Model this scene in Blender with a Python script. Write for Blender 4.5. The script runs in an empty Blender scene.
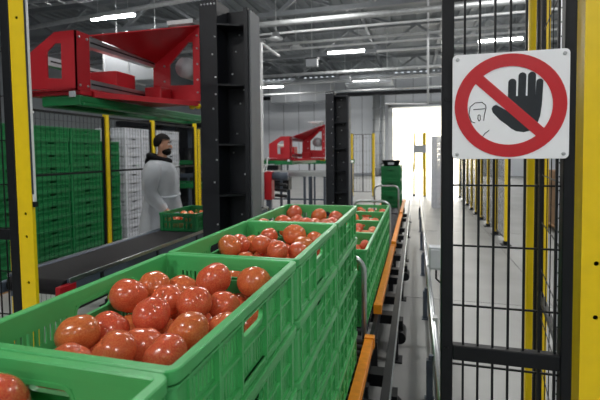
import bpy, bmesh, math, random
from mathutils import Vector, Matrix
import numpy as np
random.seed(7); rng = np.random.default_rng(7)
S = bpy.context.scene; COL = S.collection
PI = math.pi

# ------------------------------------------------------------------ camera
FPX, YAW, PITCH, ROLL, PPY, CAMZ = 425.26, .26666, .03994, -.00935, 170.3, 1.6
def basis():
    f = Vector((-math.sin(YAW), math.cos(YAW), 0)); r = Vector((math.cos(YAW), math.sin(YAW), 0)); u = Vector((0, 0, 1))
    f2 = f*math.cos(PITCH)-u*math.sin(PITCH); u2 = u*math.cos(PITCH)+f*math.sin(PITCH)
    return r*math.cos(ROLL)+u2*math.sin(ROLL), -r*math.sin(ROLL)+u2*math.cos(ROLL), f2
CR, CU, CF = basis()
cd = bpy.data.cameras.new('camera'); cam = bpy.data.objects.new('camera', cd); COL.objects.link(cam)
M4 = Matrix.Identity(4)
for i in range(3):
    M4[i][0], M4[i][1], M4[i][2] = CR[i], CU[i], -CF[i]
M4[2][3] = CAMZ
cam.matrix_world = M4
cd.sensor_width = 36; cd.lens = FPX/600*36; cd.shift_y = (PPY-200)/600; cd.clip_start = .02; cd.clip_end = 200
cd.dof.use_dof = True; cd.dof.focus_distance = 1.25; cd.dof.aperture_fstop = 6.3
S.camera = cam
# a pixel of the photograph -> point on a known plane of the hall
def ray(x, y): return CR*((x-300)/FPX)+CU*((PPY-y)/FPX)+CF
def atX(x, y, X): d = ray(x, y); return Vector((0, 0, CAMZ))+d*(X/d.x)
def atY(x, y, Y): d = ray(x, y); return Vector((0, 0, CAMZ))+d*(Y/d.y)
def atZ(x, y, Z): d = ray(x, y); return Vector((0, 0, CAMZ))+d*((Z-CAMZ)/d.z)

# ------------------------------------------------------------------ world, light, exposure
W = bpy.data.worlds.new('world'); S.world = W; W.use_nodes = True
W.node_tree.nodes['Background'].inputs[0].default_value = (.75, .82, .9, 1)
W.node_tree.nodes['Background'].inputs[1].default_value = 1.0
S.view_settings.view_transform = 'Standard'; S.view_settings.look = 'None'
S.view_settings.exposure = 0.35; S.view_settings.gamma = 1; S.view_settings.use_curve_mapping = False
TUBE_W = 75.0          # watts of each ceiling tube light
TUBE_E = 55.0          # surface brightness of the tubes

# ------------------------------------------------------------------ materials
MATS = {}
def mat(name, rgb, rough=.5, metal=0, var=.08, scale=12, bump=0, bscale=60, coat=0, trans=0, emit=None, spec=.5):
    m = bpy.data.materials.new(name); m.use_nodes = True; MATS[name] = m
    nt = m.node_tree; b = nt.nodes['Principled BSDF']
    b.inputs['Roughness'].default_value = rough; b.inputs['Metallic'].default_value = metal
    b.inputs['Specular IOR Level'].default_value = spec
    b.inputs['Coat Weight'].default_value = coat; b.inputs['Coat Roughness'].default_value = .12
    if trans: b.inputs['Transmission Weight'].default_value = trans
    tc = nt.nodes.new('ShaderNodeTexCoord'); n = nt.nodes.new('ShaderNodeTexNoise')
    n.inputs['Scale'].default_value = scale; n.inputs['Detail'].default_value = 4
    nt.links.new(tc.outputs['Object'], n.inputs['Vector'])
    r = nt.nodes.new('ShaderNodeValToRGB'); nt.links.new(n.outputs['Fac'], r.inputs[0])
    r.color_ramp.elements[0].position = .3; r.color_ramp.elements[1].position = .7
    r.color_ramp.elements[0].color = (*[c*(1-var) for c in rgb], 1); r.color_ramp.elements[1].color = (*[min(1, c*(1+var)) for c in rgb], 1)
    nt.links.new(r.outputs[0], b.inputs['Base Color'])
    if bump:
        n2 = nt.nodes.new('ShaderNodeTexNoise'); n2.inputs['Scale'].default_value = bscale; n2.inputs['Detail'].default_value = 3
        nt.links.new(tc.outputs['Object'], n2.inputs['Vector'])
        bp = nt.nodes.new('ShaderNodeBump'); bp.inputs['Strength'].default_value = bump; bp.inputs['Distance'].default_value = .01
        nt.links.new(n2.outputs['Fac'], bp.inputs['Height']); nt.links.new(bp.outputs[0], b.inputs['Normal'])
    if emit:
        b.inputs['Emission Color'].default_value = (*emit[0], 1); b.inputs['Emission Strength'].default_value = emit[1]
    return m
def s2l(*c): return tuple((v/255/12.92 if v/255 <= .04045 else ((v/255+.055)/1.055)**2.4) for v in c)
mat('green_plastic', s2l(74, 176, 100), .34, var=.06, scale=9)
mat('dim_green_plastic', s2l(8, 112, 58), .42, var=.10, scale=6)  # darker crate green; shade of the unlit store is put into the colour
mat('white_plastic', s2l(205, 208, 215), .45, var=.04)
mat('yellow_paint', s2l(238, 204, 10), .34, var=.04, scale=20)
mat('black_paint', s2l(13, 16, 20), .42, var=.12, scale=30, spec=.3)
mat('column_paint', s2l(23, 26, 32), .45, var=.15, scale=14, bump=.05, spec=.35)
mat('red_paint', s2l(176, 24, 36), .36, var=.06, scale=8)
mat('orange_paint', s2l(240, 146, 22), .45, var=.12, scale=25)
mat('aluminium', (.62, .64, .66), .3, 1, var=.06, scale=30)
mat('grey_paint', s2l(104, 107, 112), .5, var=.06, scale=8)
mat('steel', (.5, .52, .54), .35, 1, var=.1, scale=30)
mat('galvanised', (.55, .57, .58), .5, .6, var=.1, scale=14)
mat('rubber_belt', s2l(32, 31, 33), .75, spec=.2, var=.1, scale=60, bump=.12, bscale=250)
mat('dark_metal', s2l(28, 30, 35), .45, .2, var=.15, scale=20)
mat('slate_paint', s2l(72, 82, 96), .4, var=.08)
mat('concrete', s2l(148, 149, 148), .42, var=.14, scale=1.3, bump=.03, bscale=8)
mat('joint_filler', s2l(120, 120, 120), .8)
mat('wall_panel', s2l(232, 236, 242), .55, var=.03, scale=1)
mat('grey_cladding', s2l(112, 118, 124), .6, var=.06, scale=1)
mat('panel_seam', s2l(160, 165, 172), .6)
mat('ceiling_deck', s2l(122, 128, 132), .6, var=.08, scale=1.2)
mat('truss_paint', s2l(128, 133, 137), .5, var=.08, scale=4)
mat('duct_metal', s2l(168, 172, 177), .45, .2, var=.05, scale=3)
mat('pipe_white', s2l(222, 224, 226), .35, var=.04)
mat('pallet_wood', s2l(150, 115, 75), .7, var=.2, scale=14)
mat('sign_white', s2l(246, 248, 252), .16, var=.01)
mat('sign_red', s2l(196, 30, 40), .16, var=.02)
mat('sign_black', s2l(20, 28, 34), .16, var=.02)
mat('grey_box', s2l(175, 180, 186), .45)
mat('tube_glow', (1, 1, 1), .4, var=0, emit=((1, .985, .96), TUBE_E))
mat('skin', s2l(190, 140, 115), .5, var=.06, scale=30)
mat('hair', s2l(17, 13, 12), .75, var=.2, scale=80, bump=.4, bscale=200, spec=.15)
mat('black_cloth', s2l(15, 15, 18), .9, var=.15, scale=40, spec=.1)
mat('trouser_cloth', s2l(40, 44, 55), .85, var=.1, scale=40)
mat('beige_wall', s2l(248, 240, 222), .6, var=.03, scale=1)
mat('brown_card', s2l(150, 118, 88), .8, var=.1, scale=4)
mat('smoke_glass', s2l(60, 66, 72), .15, var=.02)
mat('daylight_panel', (1, 1, 1), .5, var=0, emit=((1, .97, .9), 3.0))
# thin non-woven coat: lets some light through
m = mat('nonwoven', s2l(205, 211, 219), .75, var=.06, scale=14, bump=.7, bscale=13)
nt = m.node_tree; out = [n for n in nt.nodes if n.type == 'OUTPUT_MATERIAL'][0]; pb = nt.nodes['Principled BSDF']
tl = nt.nodes.new('ShaderNodeBsdfTranslucent'); tl.inputs[0].default_value = (.75, .78, .82, 1)
tp = nt.nodes.new('ShaderNodeBsdfTransparent'); mx = nt.nodes.new('ShaderNodeMixShader'); mx.inputs[0].default_value = .2
mx2 = nt.nodes.new('ShaderNodeMixShader'); mx2.inputs[0].default_value = .42
nt.links.new(pb.outputs[0], mx.inputs[1]); nt.links.new(tl.outputs[0], mx.inputs[2])
nt.links.new(mx.outputs[0], mx2.inputs[1]); nt.links.new(tp.outputs[0], mx2.inputs[2]); nt.links.new(mx2.outputs[0], out.inputs[0])
# tomato skin: red with orange patches and fine pale flecks, each fruit a little different
m = mat('tomato_skin', s2l(188, 58, 36), .22, var=0, coat=.35, spec=.5)
nt = m.node_tree; b = nt.nodes['Principled BSDF']
tc = nt.nodes.new('ShaderNodeTexCoord'); oi = nt.nodes.new('ShaderNodeObjectInfo')
n1 = nt.nodes.new('ShaderNodeTexNoise'); n1.noise_dimensions = '4D'; n1.inputs['Scale'].default_value = 17; n1.inputs['Detail'].default_value = 2
mu = nt.nodes.new('ShaderNodeMath'); mu.operation = 'MULTIPLY'; mu.inputs[1].default_value = 60
nt.links.new(oi.outputs['Random'], mu.inputs[0]); nt.links.new(mu.outputs[0], n1.inputs['W']); nt.links.new(tc.outputs['Object'], n1.inputs['Vector'])
rp = nt.nodes.new('ShaderNodeValToRGB'); nt.links.new(n1.outputs['Fac'], rp.inputs[0])
e = rp.color_ramp.elements; e[0].position = .25; e[0].color = (*s2l(190, 70, 42), 1); e[1].position = .78; e[1].color = (*s2l(214, 134, 78), 1)
k = e.new(.5); k.color = (*s2l(205, 96, 60), 1)
n3 = nt.nodes.new('ShaderNodeTexNoise'); n3.inputs['Scale'].default_value = 220; n3.inputs['Detail'].default_value = 2; nt.links.new(tc.outputs['Object'], n3.inputs['Vector'])
r3 = nt.nodes.new('ShaderNodeValToRGB'); r3.color_ramp.elements[0].position = .62; r3.color_ramp.elements[1].position = .72; nt.links.new(n3.outputs['Fac'], r3.inputs[0])
mxc = nt.nodes.new('ShaderNodeMix'); mxc.data_type = 'RGBA'; mxc.inputs['B'].default_value = (*s2l(222, 150, 110), 1)
m3 = nt.nodes.new('ShaderNodeMath'); m3.operation = 'MULTIPLY'; m3.inputs[1].default_value = .35; nt.links.new(r3.outputs[0], m3.inputs[0])
nt.links.new(m3.outputs[0], mxc.inputs['Factor']); nt.links.new(rp.outputs[0], mxc.inputs['A'])
hs = nt.nodes.new('ShaderNodeHueSaturation'); mr = nt.nodes.new('ShaderNodeMapRange'); mr.inputs['To Min'].default_value = .492; mr.inputs['To Max'].default_value = .512
nt.links.new(oi.outputs['Random'], mr.inputs['Value']); nt.links.new(mr.outputs[0], hs.inputs['Hue']); nt.links.new(mxc.outputs['Result'], hs.inputs['Color'])
nt.links.new(hs.outputs[0], b.inputs['Base Color'])

# ------------------------------------------------------------------ mesh helpers
ORD = ['', 'first', 'second', 'third', 'fourth', 'fifth', 'sixth', 'seventh', 'eighth', 'ninth', 'tenth', 'eleventh', 'twelfth', 'thirteenth', 'fourteenth', 'fifteenth', 'sixteenth']
class MB:
    def __init__(s): s.v = []; s.f = []
    def add(s, vs, fs):
        o = len(s.v); s.v += [tuple(v) for v in vs]; s.f += [tuple(i+o for i in f) for f in fs]; return s
    def box(s, x0, x1, y0, y1, z0, z1, M=None):
        vs = [Vector((x, y, z)) for z in (z0, z1) for y in (y0, y1) for x in (x0, x1)]
        if M is not None: vs = [M @ v for v in vs]
        return s.add(vs, [(0, 2, 3, 1), (4, 5, 7, 6), (0, 1, 5, 4), (1, 3, 7, 5), (3, 2, 6, 7), (2, 0, 4, 6)])
    def bar(s, a, b, w, h=None, up=(0, 0, 1)):
        a, b = Vector(a), Vector(b); h = h or w; d = (b-a).normalized(); u = Vector(up)
        if abs(d.dot(u)) > .99: u = Vector((0, 1, 0))
        sx = d.cross(u).normalized()*(w/2); sz = sx.cross(d).normalized()*(h/2)
        vs = [p+q for p in (a, b) for q in (-sx-sz, sx-sz, sx+sz, -sx+sz)]
        return s.add(vs, [(0, 3, 2, 1), (4, 5, 6, 7), (0, 1, 5, 4), (1, 2, 6, 5), (2, 3, 7, 6), (3, 0, 4, 7)])
    def tube(s, pts, r, n=10, cap=True):
        pts = [Vector(p) for p in pts]; rings = []
        rr = r if isinstance(r, (list, tuple)) else [r]*len(pts)
        prev = None
        for i, p in enumerate(pts):
            d = (pts[min(i+1, len(pts)-1)]-pts[max(i-1, 0)]).normalized()
            if prev is None:
                u = Vector((0, 0, 1)) if abs(d.z) < .9 else Vector((1, 0, 0)); u = (u-d*u.dot(d)).normalized()
            else: u = (prev-d*prev.dot(d)).normalized()
            prev = u; w = d.cross(u)
            rings.append([p+(u*math.cos(2*PI*k/n)+w*math.sin(2*PI*k/n))*rr[i] for k in range(n)])
        vs = [v for R_ in rings for v in R_]; fs = []
        for i in range(len(pts)-1):
            for k in range(n): fs.append((i*n+k, i*n+(k+1) % n, (i+1)*n+(k+1) % n, (i+1)*n+k))
        if cap: fs += [tuple(range(n-1, -1, -1)), tuple((len(pts)-1)*n+k for k in range(n))]
        return s.add(vs, fs)
    def prism(s, poly, M, t, holes=()):
        """polygon (2D, CCW) in the local XY plane of M, thickness t along local Z; holes bridged by triangulation"""
        bm = bmesh.new(); es = []
        for lp in [poly]+list(holes):
            vv = [bm.verts.new((p[0], p[1], 0)) for p in lp]
            es += [bm.edges.new((vv[i], vv[(i+1) % len(vv)])) for i in range(len(vv))]
        r = bmesh.ops.triangle_fill(bm, edges=es, use_beauty=True, use_dissolve=False, normal=(0, 0, 1))
        fs = [f for f in bm.faces]
        g = bmesh.ops.extrude_face_region(bm, geom=fs)
        bmesh.ops.translate(bm, vec=(0, 0, t), verts=[q for q in g['geom'] if isinstance(q, bmesh.types.BMVert)])
        bmesh.ops.recalc_face_normals(bm, faces=bm.faces[:])
        bm.verts.index_update()
        s.add([M @ v.co for v in bm.verts], [[v.index for v in f.verts] for f in bm.faces]); bm.free(); return s
    def lathe(s, prof, c=(0, 0, 0), n=20):
        vs = []; fs = []
        for r, z in prof: vs += [(c[0]+r*math.cos(2*PI*k/n), c[1]+r*math.sin(2*PI*k/n), c[2]+z) for k in range(n)]
        for i in range(len(prof)-1):
            for k in range(n): fs.append((i*n+k, i*n+(k+1) % n, (i+1)*n+(k+1) % n, (i+1)*n+k))
        fs += [tuple(range(n-1, -1, -1)), tuple((len(prof)-1)*n+k for k in range(n))]
        return s.add(vs, fs)
    def ball(s, c, r, seg=14, rings=9, sc=(1, 1, 1)):
        vs = []; fs = []
        for i in range(rings+1):
            th = PI*i/rings
            for k in range(seg):
                a = 2*PI*k/seg; vs.append((c[0]+r*sc[0]*math.sin(th)*math.cos(a), c[1]+r*sc[1]*math.sin(th)*math.sin(a), c[2]+r*sc[2]*math.cos(th)))
        for i in range(rings):
            for k in range(seg): fs.append((i*seg+k, (i+1)*seg+k, (i+1)*seg+(k+1) % seg, i*seg+(k+1) % seg))
        return s.add(vs, fs)
    def mesh(s, name, m, smooth=False):
        me = bpy.data.meshes.new(name); me.from_pydata(s.v, [], s.f); me.materials.append(MATS[m] if isinstance(m, str) else m)
        if smooth: me.polygons.foreach_set('use_smooth', [True]*len(me.polygons))
        me.update(); return me
    def build(s, name, m, parent=None, smooth=False, bevel=0, loc=None):
        return link(name, s.mesh(name, m, smooth), parent, bevel, loc)
def link(name, me, parent=None, bevel=0, loc=None):
    o = bpy.data.objects.new(name, me); COL.objects.link(o)
    if parent is not None: o.parent = parent
    if loc is not None: o.location = loc
    if bevel:
        b = o.modifiers.new('bevel', 'BEVEL'); b.width = bevel; b.segments = 2; b.limit_method = 'ANGLE'; b.angle_limit = math.radians(40)
    return o
def tag(o, label, cat, group=None):
    o['label'] = label; o['category'] = cat
    if group: o['group'] = group
    return o
def thing(name, label, cat, loc=(0, 0, 0), group=None, rz=0):
    o = bpy.data.objects.new(name, None); COL.objects.link(o); o.location = loc; o.rotation_euler = (0, 0, rz); o.empty_display_size = .1
    return tag(o, label, cat, group)
def struct(o): o['kind'] = 'structure'; return o
def copy_tree(o, parent=None):
    c = o.copy(); COL.objects.link(c)
    if parent is not None: c.parent = parent
    for ch in list(o.children): copy_tree(ch, c)
    return c
def rrect(hx, hy, r, n=5):
    P = []
    for cx, cy, a0 in ((hx-r, hy-r, 0), (-hx+r, hy-r, PI/2), (-hx+r, -hy+r, PI), (hx-r, -hy+r, 3*PI/2)):
        for k in range(n+1):
            a = a0+PI/2*k/n; P.append((cx+r*math.cos(a), cy+r*math.sin(a), math.cos(a), math.sin(a)))
    return P
def sweep(mb, path, prof, closed=True):
    n = len(path); k = len(prof); vs = []; fs = []
    for x, y, nx, ny in path:
        for o_, z in prof: vs.append((x+nx*o_, y+ny*o_, z))
    for i in range(n if closed else n-1):
        j = (i+1) % n
        for q in range(k): fs.append((i*k+q, j*k+q, j*k+(q+1) % k, i*k+(q+1) % k))
    if not closed: fs += [tuple(range(k)), tuple((n-1)*k+q for q in range(k-1, -1, -1))]
    mb.add(vs, fs)
def capsule(cx, cy, hl, r, ang=0, n=8):
    P = []
    for s_, a0 in ((1, -PI/2), (-1, PI/2)):
        for k in range(n+1):
            a = a0+PI*k/n; x = s_*hl+r*math.cos(a); y = r*math.sin(a)
            P.append((cx+x*math.cos(ang)-y*math.sin(ang), cy+x*math.sin(ang)+y*math.cos(ang)))
    return P
PXZ = lambda x, y, z: Matrix(((1, 0, 0, x), (0, 0, 1, y), (0, 1, 0, z), (0, 0, 0, 1)))   # local XY -> world XZ, thickness +Y
PYZ = lambda x, y, z: Matrix(((0, 0, 1, x), (1, 0, 0, y), (0, 1, 0, z), (0, 0, 0, 1)))   # local XY -> world YZ, thickness +X
PXY = lambda x, y, z: Matrix.Translation((x, y, z))

# ------------------------------------------------------------------ the hall
HX0, HX1, HY0, HY1, HZ = -14.0, 9.0, -12.0, 30.0, 7.0
fl = struct(MB().box(HX0-.3, HX1+.3, HY0-.3, HY1+14, -.3, -.006).build('floor', 'joint_filler'))
slab = {}
ys = [HY0+4.2*i for i in range(14)]; xs = [HX0+.08+3.82*i for i in range(7)]
for i in range(6):
    for j in range(13):
        key = 'slab'
        if key not in slab: slab[key] = MB().box(.006, 3.814, .006, 4.194, -.05, 0).mesh('slab', 'concrete')
        link('slab', slab[key], fl, loc=(xs[i], ys[j], 0))
# back wall with a tall loading opening
dx0, dx1, dz = atY(393, 108, HY1).x, atY(478, 108, HY1).x, 4.62
wb = struct(MB().box(HX0, HX1, HY1, HY1+.2, dz, HZ).box(HX0, dx0, HY1, HY1+.2, 0, dz).box(dx1, HX1, HY1, HY1+.2, 0, dz).build('wall_back', 'wall_panel'))
x = HX0+1.15
while x < HX1:
    MB().box(x-.02, x+.02, HY1-.012, HY1, 0 if not dx0-.1 < x < dx1+.1 else dz, HZ).build('panel_joint', 'panel_seam', wb); x += 1.15
MB().box(HX0, HX1, HY1-.16, HY1, 5.55, 5.8).build('cable_band', 'dark_metal', wb)
MB().box(HX0, dx0-.3, HY1-.1, HY1, 0, .18).build('kick_plate', 'panel_seam', wb)
struct(MB().box(HX0-.2, HX0, HY0, HY1, 0, HZ).build('wall_left', 'grey_cladding'))
struct(MB().box(HX1, HX1+.2, HY0, HY1, 0, HZ).build('wall_right', 'wall_panel'))
struct(MB().box(HX0, HX1, HY0-.2, HY0, 0, HZ).build('wall_front', 'wall_panel'))
df = struct(MB().box(dx0-.3, dx0, HY1-.25, HY1+.1, 0, dz+.3).box(dx1, dx1+.3, HY1-.25, HY1+.1, 0, dz+.3).box(dx0-.3, dx1+.3, HY1-.25, HY1+.1, dz, dz+.35).build('door_1', 'galvanised'))
MB().tube([(dx0-.1, HY1-.35, dz+.12), (dx1+.1, HY1-.35, dz+.12)], .13, 12).build('roller_drum', 'duct_metal', df, smooth=True)
# bright loading hall behind the opening
LX0, LX1, LY = dx0-4, dx1+4, HY1+12
struct(MB().box(LX0, LX1, LY, LY+.2, 0, 6).build('wall_loading_back', 'beige_wall'))
struct(MB().box(LX0-.2, LX0, HY1+.2, LY, 0, 6).build('wall_loading_left', 'beige_wall'))
struct(MB().box(LX1, LX1+.2, HY1+.2, LY, 0, 6).build('wall_loading_right', 'beige_wall'))
struct(MB().box(LX0, LX1, HY1+.2, LY, 6, 6.1).build('ceiling_loading', 'wall_panel'))
# ceiling deck with trusses
ce = MB(); x = HX0
while x < HX1:
    ce.box(x, x+.2, HY0, HY1, HZ, HZ+.1); ce.box(x+.2, x+.4, HY0, HY1, HZ+.06, HZ+.12); x += .4
ceil = struct(ce.build('ceiling', 'ceiling_deck'))
for Y in (1.0, 7.0, 12.8, 18.5, 24.5):
    t = MB(); zb, zt = 5.95, 6.9
    t.box(HX0, HX1, Y-.09, Y+.09, zb-.09, zb+.05); t.box(HX0, HX1, Y-.1, Y+.1, zt-.05, zt+.1)
    x = HX0; k = 0
    while x < HX1-1:
        t.bar((x, Y, zb if k % 2 else zt), (x+1.4, Y, zt if k % 2 else zb), .1, .1); x += 1.4; k += 1
    t.build('roof_truss', 'truss_paint', ceil)
for x in (-11, -8, -5, -2, 1, 4, 7):
    MB().box(x-.06, x+.06, HY0, HY1, 6.74, 6.98).build('purlin', 'truss_paint', ceil)
for i, Y in enumerate((9.2, 15.2, 21.4)):
    for x in (-9.5, -3.5, 2.5):
        MB().bar((x, Y-1.8, 6.6), (x+2.5, Y+1.8, 6.6), .08, .08).build('wind_brace', 'truss_paint', ceil)

# ------------------------------------------------------------------ ceiling tube lights (a regular grid, the photo shows six of them)
def tube_light(x, y, z=5.5, label='', group=None):
    t = thing('tube_light', label, 'light', (x, y, z), group)
    MB().box(-.72, .72, -.06, .06, .03, .10).build('housing', 'pipe_white', t, bevel=.01)
    MB().tube([(-.70, 0, 0), (.70, 0, 0)], .038, 10).build('tube', 'tube_glow', t, smooth=True)
    MB().tube([(-.5, 0, .1), (-.5, 0, HZ-z+.03)], .006, 5).tube([(.5, 0, .1), (.5, 0, HZ-z+.03)], .006, 5).build('hanger', 'galvanised', t)
    l = bpy.data.lights.new('tube_lamp', 'AREA'); l.shape = 'RECTANGLE'; l.size = 1.4; l.size_y = .1; l.energy = TUBE_W; l.color = (1, .985, .95)
    o = bpy.data.objects.new('tube_lamp', l); COL.objects.link(o); o.parent = t; o.location = (0, 0, -.05)
    return t
seen = {(-8.3, 10.4): 'lit tube light near the top left above the red gripper', (-2.62, 16.5): 'largest lit tube light hanging over the middle of the hall',
        (-2.62, 23.2): 'smaller lit tube light above the far black column', (-8.2, 23.8): 'small lit tube light just right of the big column',
        (2.84, 16.4): 'lit tube light seen through the mesh above the hand sign', (2.84, 23.2): 'farther lit tube light behind the hand sign'}
for (x, y), lb in seen.items(): tube_light(x, y, label=lb, group='ceiling tube lights')
for y in (-9, -2.4, 4.0, 10.4):
    for x in (-8.3, -2.62, 2.84):
        if (x, y) in seen or (x < -5 and -5 < y < 9): continue          # the store on the left is unlit
        tube_light(x, y, z=5.5 if y < 10 else 5.9, label=f'lit overhead tube light, {ORD[[-9, -2.4, 4.0, 10.4].index(y)+1]} row from the front wall, {ORD[[-8.3, -2.62, 2.84].index(x)+1]} from left', group='tube lights overhead out of view')
for i, (x, y) in enumerate(((dx0+1.2, HY1+3), (dx1-1.2, HY1+3), (dx0+1.2, HY1+7), (dx1-1.2, HY1+7))):
    t = tube_light(x, y, z=5.5, label=['left front','right front','left rear','right rear'][i]+' lit tube light in the bright loading hall', group='loading hall tube lights')
    for c in t.children:
        if c.type == 'LIGHT': c.data.energy = 700

# ------------------------------------------------------------------ pipes, trays and ducts under the roof
def pipe(name, pts, r, m, label, cat='pipe', n=10):
    return tag(MB().tube(pts, r, n).build(name, m, smooth=True), label, cat)
pipe('ceiling_pipe', [(HX0, 11.67, 5.30), (HX1, 11.67, 5.30)], .085, 'galvanised', 'thick galvanised pipe, nearest and brightest crossing under the roof')
pipe('ceiling_pipe', [(HX0, 12.35, 5.22), (HX1, 12.35, 5.22)], .035, 'pipe_white', 'thin white pipe just behind the thickest roof pipe')
pipe('ceiling_pipe', [(HX0, 13.9, 5.30), (HX1, 13.9, 5.30)], .05, 'galvanised', 'grey pipe crossing third from the front under the roof')
pipe('ceiling_pipe', [(HX0, 14.6, 5.28), (HX1, 14.6, 5.28)], .035, 'pipe_white', 'thin pale pipe crossing fourth from the front under the roof')
pipe('ceiling_pipe', [(-1.4, 15.9, 5.30), (HX1, 15.9, 5.30)], .04, 'pipe_white', 'pale pipe running right from the largest tube light')
pipe('ceiling_pipe', [(HX0, 21.4, 5.15), (HX1, 21.4, 5.3)], .05, 'pipe_white', 'pale pipe crossing the rear of the hall roof')
pipe('ceiling_pipe', [(HX0, 24.7, 5.2), (HX1, 24.7, 5.2)], .06, 'galvanised', 'grey pipe crossing closest to the back wall')
pipe('ceiling_pipe', [(-13.5, 10.2, 5.25), (-4.6, 9.3, 5.35)], .06, 'galvanised', 'grey pipe passing under the roof above the red gripper')
def cable_tray(Y, z, x0, x1, label):
    t = thing('cable_tray', label, 'cable tray', ((x0+x1)/2, Y, z))
    h = (x1-x0)/2
    MB().box(-h, h, -.16, -.145, 0, .08).build('side_rail', 'galvanised', t); MB().box(-h, h, .145, .16, 0, .08).build('side_rail', 'galvanised', t)
    me = MB().box(-.02, .02, -.145, .145, .01, .03).mesh('rung', 'galvanised'); x = -h+.1
    while x < h: link('rung', me, t, loc=(x, 0, 0)); x += .45
    for i in range(4):
        for s_ in (-1, 1): MB().tube([(-h*.9+i*h*.6, s_*.153, .05), (-h*.9+i*h*.6, s_*.153, HZ-z+.03)], .008, 6).build('hanger_rod', 'galvanised', t)
cable_tray(18.6, 5.1, -9, 3, 'galvanised cable tray crossing above the far columns')
cable_tray(9.6, 5.75, -13, -6.5, 'galvanised cable tray in the upper left corner under the roof')
# white drop pipe with two elbows
p0, p1 = atY(428, 0, 12.5), atY(428, 104, 12.5)
pipe('drop_pipe', [(p0.x, 12.5, 6.4), (p1.x, 12.5, p1.z)], .028, 'pipe_white', 'white vertical pipe dropping beside the black gate frame')
q = atY(385, 104, 12.5); pipe('drop_pipe', [(q.x, 12.5, q.z), (p1.x-.035, 12.5, p1.z)], .022, 'pipe_white', 'white horizontal pipe joining the drop pipe above the doorway')
def dome(x, y, Y, label):
    p = atY(x, y, Y); t = thing('ceiling_dome', label, 'ceiling dome', p, 'white ceiling domes')
    MB().lathe([(.02, .18), (.11, .16), (.13, .02), (.21, 0), (.21, -.04), (.05, -.08)], n=18).build('shade', 'pipe_white', t, smooth=True)
    MB().tube([(0, 0, .15), (0, 0, HZ-p.z+.03)], .012, 6).build('rod', 'galvanised', t)
dome(276, 38, 12.2, 'white ceiling dome nearest the big black column')
dome(296, 47, 14.5, 'white ceiling dome between the pipes, second from left')
def junction(x, y, Y, w, h, label):
    p = atY(x, y, Y); t = thing('equipment_box', label, 'equipment box', p)
    MB().box(-w/2, w/2, -.12, .12, -h/2, h/2).build('casing', 'grey_box', t, bevel=.02)
    MB().box(-w/2-.02, w/2+.02, -.14, .14, h/2, h/2+.03).build('lid', 'dark_metal', t)
    MB().tube([(0, 0, h/2), (0, 0, HZ-p.z+.03)], .015, 6).build('rod', 'galvanised', t)
junction(312, 63, 15, .42, .26, 'grey equipment box hanging left of the largest tube light')
junction(345, 78, 21, .5, .22, 'grey equipment box hanging left of the smaller far tube light')
# air handling unit at upper left, duct behind
def duct(x0, x1, y0, y1, z0, z1, label, name='air_duct'):
    t = thing(name, label, 'air duct', ((x0+x1)/2, (y0+y1)/2, z0)); hx, hy, h = (x1-x0)/2, (y1-y0)/2, z1-z0
    MB().box(-hx, hx, -hy, hy, 0, h).build('casing', 'duct_metal', t, bevel=.02)
    for sx in (-1, 1): MB().tube([(sx*hx*.8, 0, h), (sx*hx*.8, 0, HZ-z0+.03)], .012, 6).build('hanger_rod', 'galvanised', t)
    k = max(2, int((x1-x0)/.9))
    for i in range(k+1):
        xx = -hx+2*hx*i/k; MB().box(xx-.02, xx+.02, -hy-.03, hy+.03, -.03, h+.03).build('flange', 'galvanised', t)
a, b_ = atY(104, 62, 10.75), atY(152, 8, 10.75)
duct(a.x, b_.x, 10.75, 11.5, a.z-.6, 5.15, 'pale grey air handling box high behind the red gripper')
a, b_ = atY(345, 84, 25), atY(392, 62, 25)
duct(a.x, b_.x, 25.2, 26.4, 5.65, 6.5, 'pale air duct box high on the far wall above the doorway')
a, b_ = atY(270, 96, 27), atY(330, 72, 27)
duct(a.x, b_.x, 27.2, 28.4, 5.0, 6.4, 'wide grey air duct along the far wall behind the columns')
# vertical services on the back wall
for px, r_, lb in ((376.5, .24, 'tall pale duct riser on the far wall left of the doorway'), (383, .12, 'thin pale riser pipe close to the doorway')):
    p = atY(px, 150, HY1-.5); t = thing('duct_riser', lb, 'duct riser', (p.x, p.y, 0))
    MB().tube([(0, 0, 0), (0, 0, 5.5)], r_, 16).build('riser', 'galvanised', t, smooth=True)
    me = MB().lathe([(r_*1.18, 0), (r_*1.18, .06)], n=16).mesh('collar', 'duct_metal')
    for i in range(6): link('collar', me, t, loc=(0, 0, .6+i*.8))
p = atY(262, 190, 8.4); pt = atY(261, 43, 8.4); p2 = atY(279, 56, 9.6)
t = thing('lamp_pole', 'slim white pole with slanted top arm right of the big column', 'pole', (pt.x, 8.4, 0))
MB().tube([(0, 0, 0), (0, 0, pt.z)], .03, 8).build('post', 'pipe_white', t, smooth=True)
MB().bar((0, 0, pt.z), (p2.x-pt.x, p2.y-8.4, p2.z), .05, .04).build('arm', 'pipe_white', t)
MB().box(-.08, .08, -.08, .08, 0, .015).build('foot_plate', 'galvanised', t)

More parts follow.
